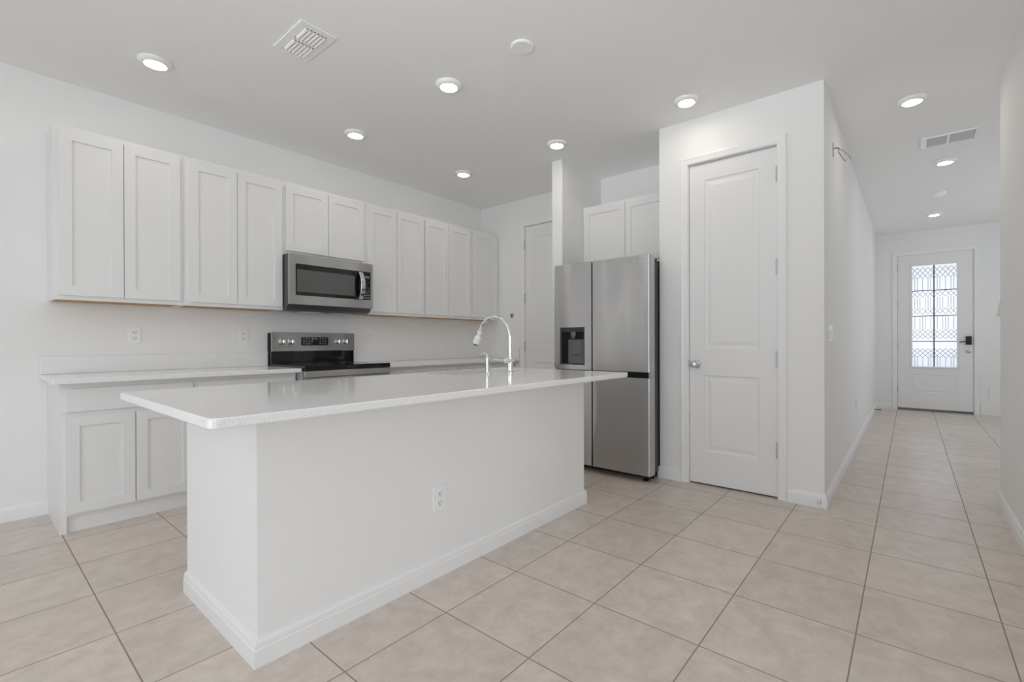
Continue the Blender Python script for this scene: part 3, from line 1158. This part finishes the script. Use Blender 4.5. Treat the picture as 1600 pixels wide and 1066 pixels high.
o1 = outlet('white outlet on the cabinet wall, under the end upper cabinet', (.793, YB, 1.143), 0)
dup(o1, (1.489, YB, 1.143), 0, 'white outlet on the cabinet wall, next to the stove on the near side')
dup(o1, (2.652, YB, 1.143), 0, 'white outlet on the cabinet wall, just past the stove')
dup(o1, (3.843, YB, 1.150), 0, 'white outlet on the cabinet wall, behind the faucet near the corner')
dup(o1, (1.414, YI0, .362), 0, 'white outlet low on the front of the island')
dup(o1, (5.79, YC, .44), 0, 'small white outlet low on the long hall wall')
sw = thing('light_switch', 'white double rocker switch on the hall wall by the pantry corner', 'light switch', (3.815, YC, 1.142))
bm = bmesh.new(); box(bm, -.085, .085, -.006, -.0002, -.060, .060, bev=.002)
obj('cover_plate', bm, WPLAS, sw, smooth=True)
for x in (-.042, .042):
    bm = bmesh.new()
    a_ = [bm.verts.new(p) for p in ((x - .022, -.006, -.034), (x + .022, -.006, -.034), (x + .022, -.006, .034), (x - .022, -.006, .034))]
    b_ = [bm.verts.new(p) for p in ((x - .020, -.017, -.032), (x + .020, -.017, -.032), (x + .020, -.008, .032), (x - .020, -.008, .032))]
    bm.faces.new(b_)
    for i in range(4):
        bm.faces.new((a_[i], a_[(i + 1) % 4], b_[(i + 1) % 4], b_[i]))
    bm.faces.new(a_[::-1])
    obj('rocker', bm, WPLAS, sw)
tg = thing('wall_button', 'small square gray button plate on the far wall beside the side door', 'button', (XE, 3.768, 1.408), FACE_X)
bxo('plate', NICKEL, tg, -.026, .026, -.006, -.0002, -.028, .028, bev=.003)
bxo('button', MGRAY, tg, -.010, .010, -.009, -.0062, -.012, .012)

# wire bracket high on the hall wall
hk = thing('wall_bracket', 'little gray wire bracket with curled hooks high on the hall wall', 'bracket', (4.0, YC, 2.475))
bxo('back_plate', WIRE, hk, -.012, .012, -.004, -.0002, -.050, .050, bev=.0015)
bm = bmesh.new()
tube(bm, [(0, -.004, .008), (0, -.025, .012), (.004, -.038, .004), (.002, -.034, -.022), (.03, -.045, -.040), (.10, -.055, -.052), (.16, -.062, -.046), (.17, -.064, -.034)], .0032, 10)
obj('lower_hook', bm, WIRE, hk, smooth=True)
bm = bmesh.new()
tube(bm, [(0, -.004, .010), (.02, -.03, .010), (.10, -.055, .012), (.20, -.080, -.002), (.27, -.085, -.004)], .0026, 10)
obj('upper_hook', bm, WIRE, hk, smooth=True)

# door stops
ds = thing('door_stop', 'round metal door stop on the pantry baseboard corner', 'door stop', (XP - .0151, .462, .040), FACE_X)
bm = bmesh.new(); lathe(bm, [(.011, 0), (.011, -.003), (.006, -.006), (.006, -.018), (.009, -.020), (.009, -.028), (.002, -.029)], axis='Y', n=18)
obj('body', bm, NICKEL, ds, smooth=True)
ds2 = thing('door_stop', 'slim dark door stop on the hall baseboard near the entry door', 'door stop', (8.80, YC - .0151, .045))
bm = bmesh.new(); lathe(bm, [(.012, 0), (.012, -.004), (.005, -.006), (.005, -.062), (.009, -.064), (.009, -.076), (.002, -.077)], axis='Y', n=14)
obj('body', bm, DGRAY, ds2, smooth=True)

# handrail end beyond the right hall wall
hr = thing('handrail', 'white slanting handrail end showing past the right hall wall', 'handrail', (XR, -.49, 1.40))
bm = bmesh.new()
tube(bm, [(.0005, 0, .042), (.26, .008, -.135)], .010, 12)
obj('rail', bm, WPLAS, hr, smooth=True)
bm = bmesh.new()
tube(bm, [(.0005, 0, -.035), (.10, 0, -.105)], .009, 12)
obj('bracket', bm, WPLAS, hr, smooth=True)

# ------------------------------------------------------------------ ceiling fittings
def ceiling_light(label, loc):
    t = thing('ceiling_light', label, 'ceiling light', loc, 0, 'round ceiling lights')
    bm = bmesh.new()
    lathe(bm, [(.086, -.0005), (.086, -.008), (.080, -.017), (.066, -.0235), (.0555, -.0235), (.0545, -.021), (.0545, -.0005)], n=40)
    obj('trim_ring', bm, WPLAS, t, smooth=True)
    bm = bmesh.new()
    lathe(bm, [(.0543, -.010), (.0543, -.0215), (.042, -.0230), (.002, -.0235)], n=40)
    obj('lens', bm, LENS, t, smooth=True)['label'] = 'glowing lens'
    return t


c0 = ceiling_light('lit round ceiling light over the end of the cabinet row, nearest the square vent', (.760, 3.55, H))
for x, y, s in ((2.052, 2.369, 'lit round ceiling light above the island'),
                (3.247, 1.225, 'lit round ceiling light in front of the pantry door'),
                (4.249, -.013, 'lit round ceiling light at the start of the hall, before the long vent'),
                (2.050, 3.513, 'lit round ceiling light above the stove and microwave'),
                (3.250, 2.358, 'lit round ceiling light just in front of the stub wall by the fridge'),
                (3.219, 3.496, 'lit round ceiling light nearest the far corner of the cabinets'),
                (5.896, -.262, 'lit round ceiling light in the hall just past the long vent'),
                (8.265, -.254, 'lit round ceiling light in the hall closest to the entry door')):
    dup(c0, (x, y, H), 0, s)

cp = thing('ceiling_cover', 'blank round white cover on the ceiling in front of the island light', 'ceiling cover', (2.054, 1.735, H))
bm = bmesh.new(); lathe(bm, [(.066, -.0005), (.066, -.007), (.060, -.012), (.002, -.013)], n=36)
obj('disc', bm, WPLAS, cp, smooth=True)
sm = thing('smoke_detector', 'small white smoke detector on the hall ceiling between two lights', 'smoke detector', (7.125, -.264, H))
bm = bmesh.new(); lathe(bm, [(.064, -.0005), (.064, -.008), (.056, -.010), (.056, -.014), (.060, -.016), (.055, -.032), (.03, -.036), (.002, -.036)], n=32)
obj('housing', bm, WPLAS, sm, smooth=True)

# supply vent: plate with two banks of curved louvres
vt = thing('ceiling_vent', 'square white supply vent with two louver banks on the kitchen ceiling', 'vent', (1.243, 2.664, H))
bm = bmesh.new()
VX, VY = .097, .173
lo = [(-.060, .060, .012, .147), (-.060, .060, -.135, -.006)]
def flat_frame(bm, x0, x1, y0, y1, holes, z0, z1):
    xs = sorted({x0, x1} | {h[0] for h in holes} | {h[1] for h in holes})
    ys = sorted({y0, y1} | {h[2] for h in holes} | {h[3] for h in holes})
    for xa, xb in zip(xs, xs[1:]):
        for ya, yb in zip(ys, ys[1:]):
            if any(h[0] < (xa + xb) / 2 < h[1] and h[2] < (ya + yb) / 2 < h[3] for h in holes):
                continue
            box(bm, xa, xb, ya, yb, z0, z1)
flat_frame(bm, -VX, VX, -VY, VY, lo, -.006, -.0005)
obj('frame', bm, WPLAS, vt)
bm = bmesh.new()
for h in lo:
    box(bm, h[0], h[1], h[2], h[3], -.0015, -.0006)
obj('duct_shade_sheet', bm, VDARK, vt)  # dark sheet, its colour stands for the shade behind the louvres
for h in lo:
    bm = bmesh.new()
    for k in range(6):
        xa = h[0] + .002 + k * .0197
        prof = [(0, -.003), (.004, -.009), (.010, -.013), (.016, -.014), (.016, -.0125), (.011, -.0115), (.006, -.0075), (.002, -.003)]
        a = [bm.verts.new((xa + p, h[2] + .001, z)) for p, z in prof]
        b = [bm.verts.new((xa + p, h[3] - .010, z)) for p, z in prof]
        bm.faces.new(a); bm.faces.new(b[::-1])
        for i in range(len(prof)):
            j = (i + 1) % len(prof)
            bm.faces.new((a[i], a[j], b[j], b[i]))
    obj('louver_bank', bm, WPLAS, vt)

# long return vent in the hall
rv = thing('ceiling_vent', 'long white return vent with a middle bar on the hall ceiling', 'vent', (5.24, -.25, H))
bm = bmesh.new()
flat_frame(bm, -.125, .125, -.175, .175, [(-.114, .114, -.165, -.007), (-.114, .114, .007, .138)], -.014, -.0005)
obj('frame', bm, WPLAS, rv)
for ya, yb in ((-.164, -.008), (.008, .137)):
    bm = bmesh.new()
    for k in range(14):
        xa = -.108 + k * .0155
        q = [bm.verts.new(p) for p in ((xa, ya, -.0045), (xa + .0150, ya, -.009), (xa + .0150, yb, -.009), (xa, yb, -.0045))]
        r = [bm.verts.new(v_.co + Vector((.0, 0, .0012))) for v_ in q]
        bm.faces.new(q); bm.faces.new(r[::-1])
        for i in range(4):
            bm.faces.new((q[i], r[i], r[(i + 1) % 4], q[(i + 1) % 4]))
    obj('louver_bank', bm, VGRAY, rv)
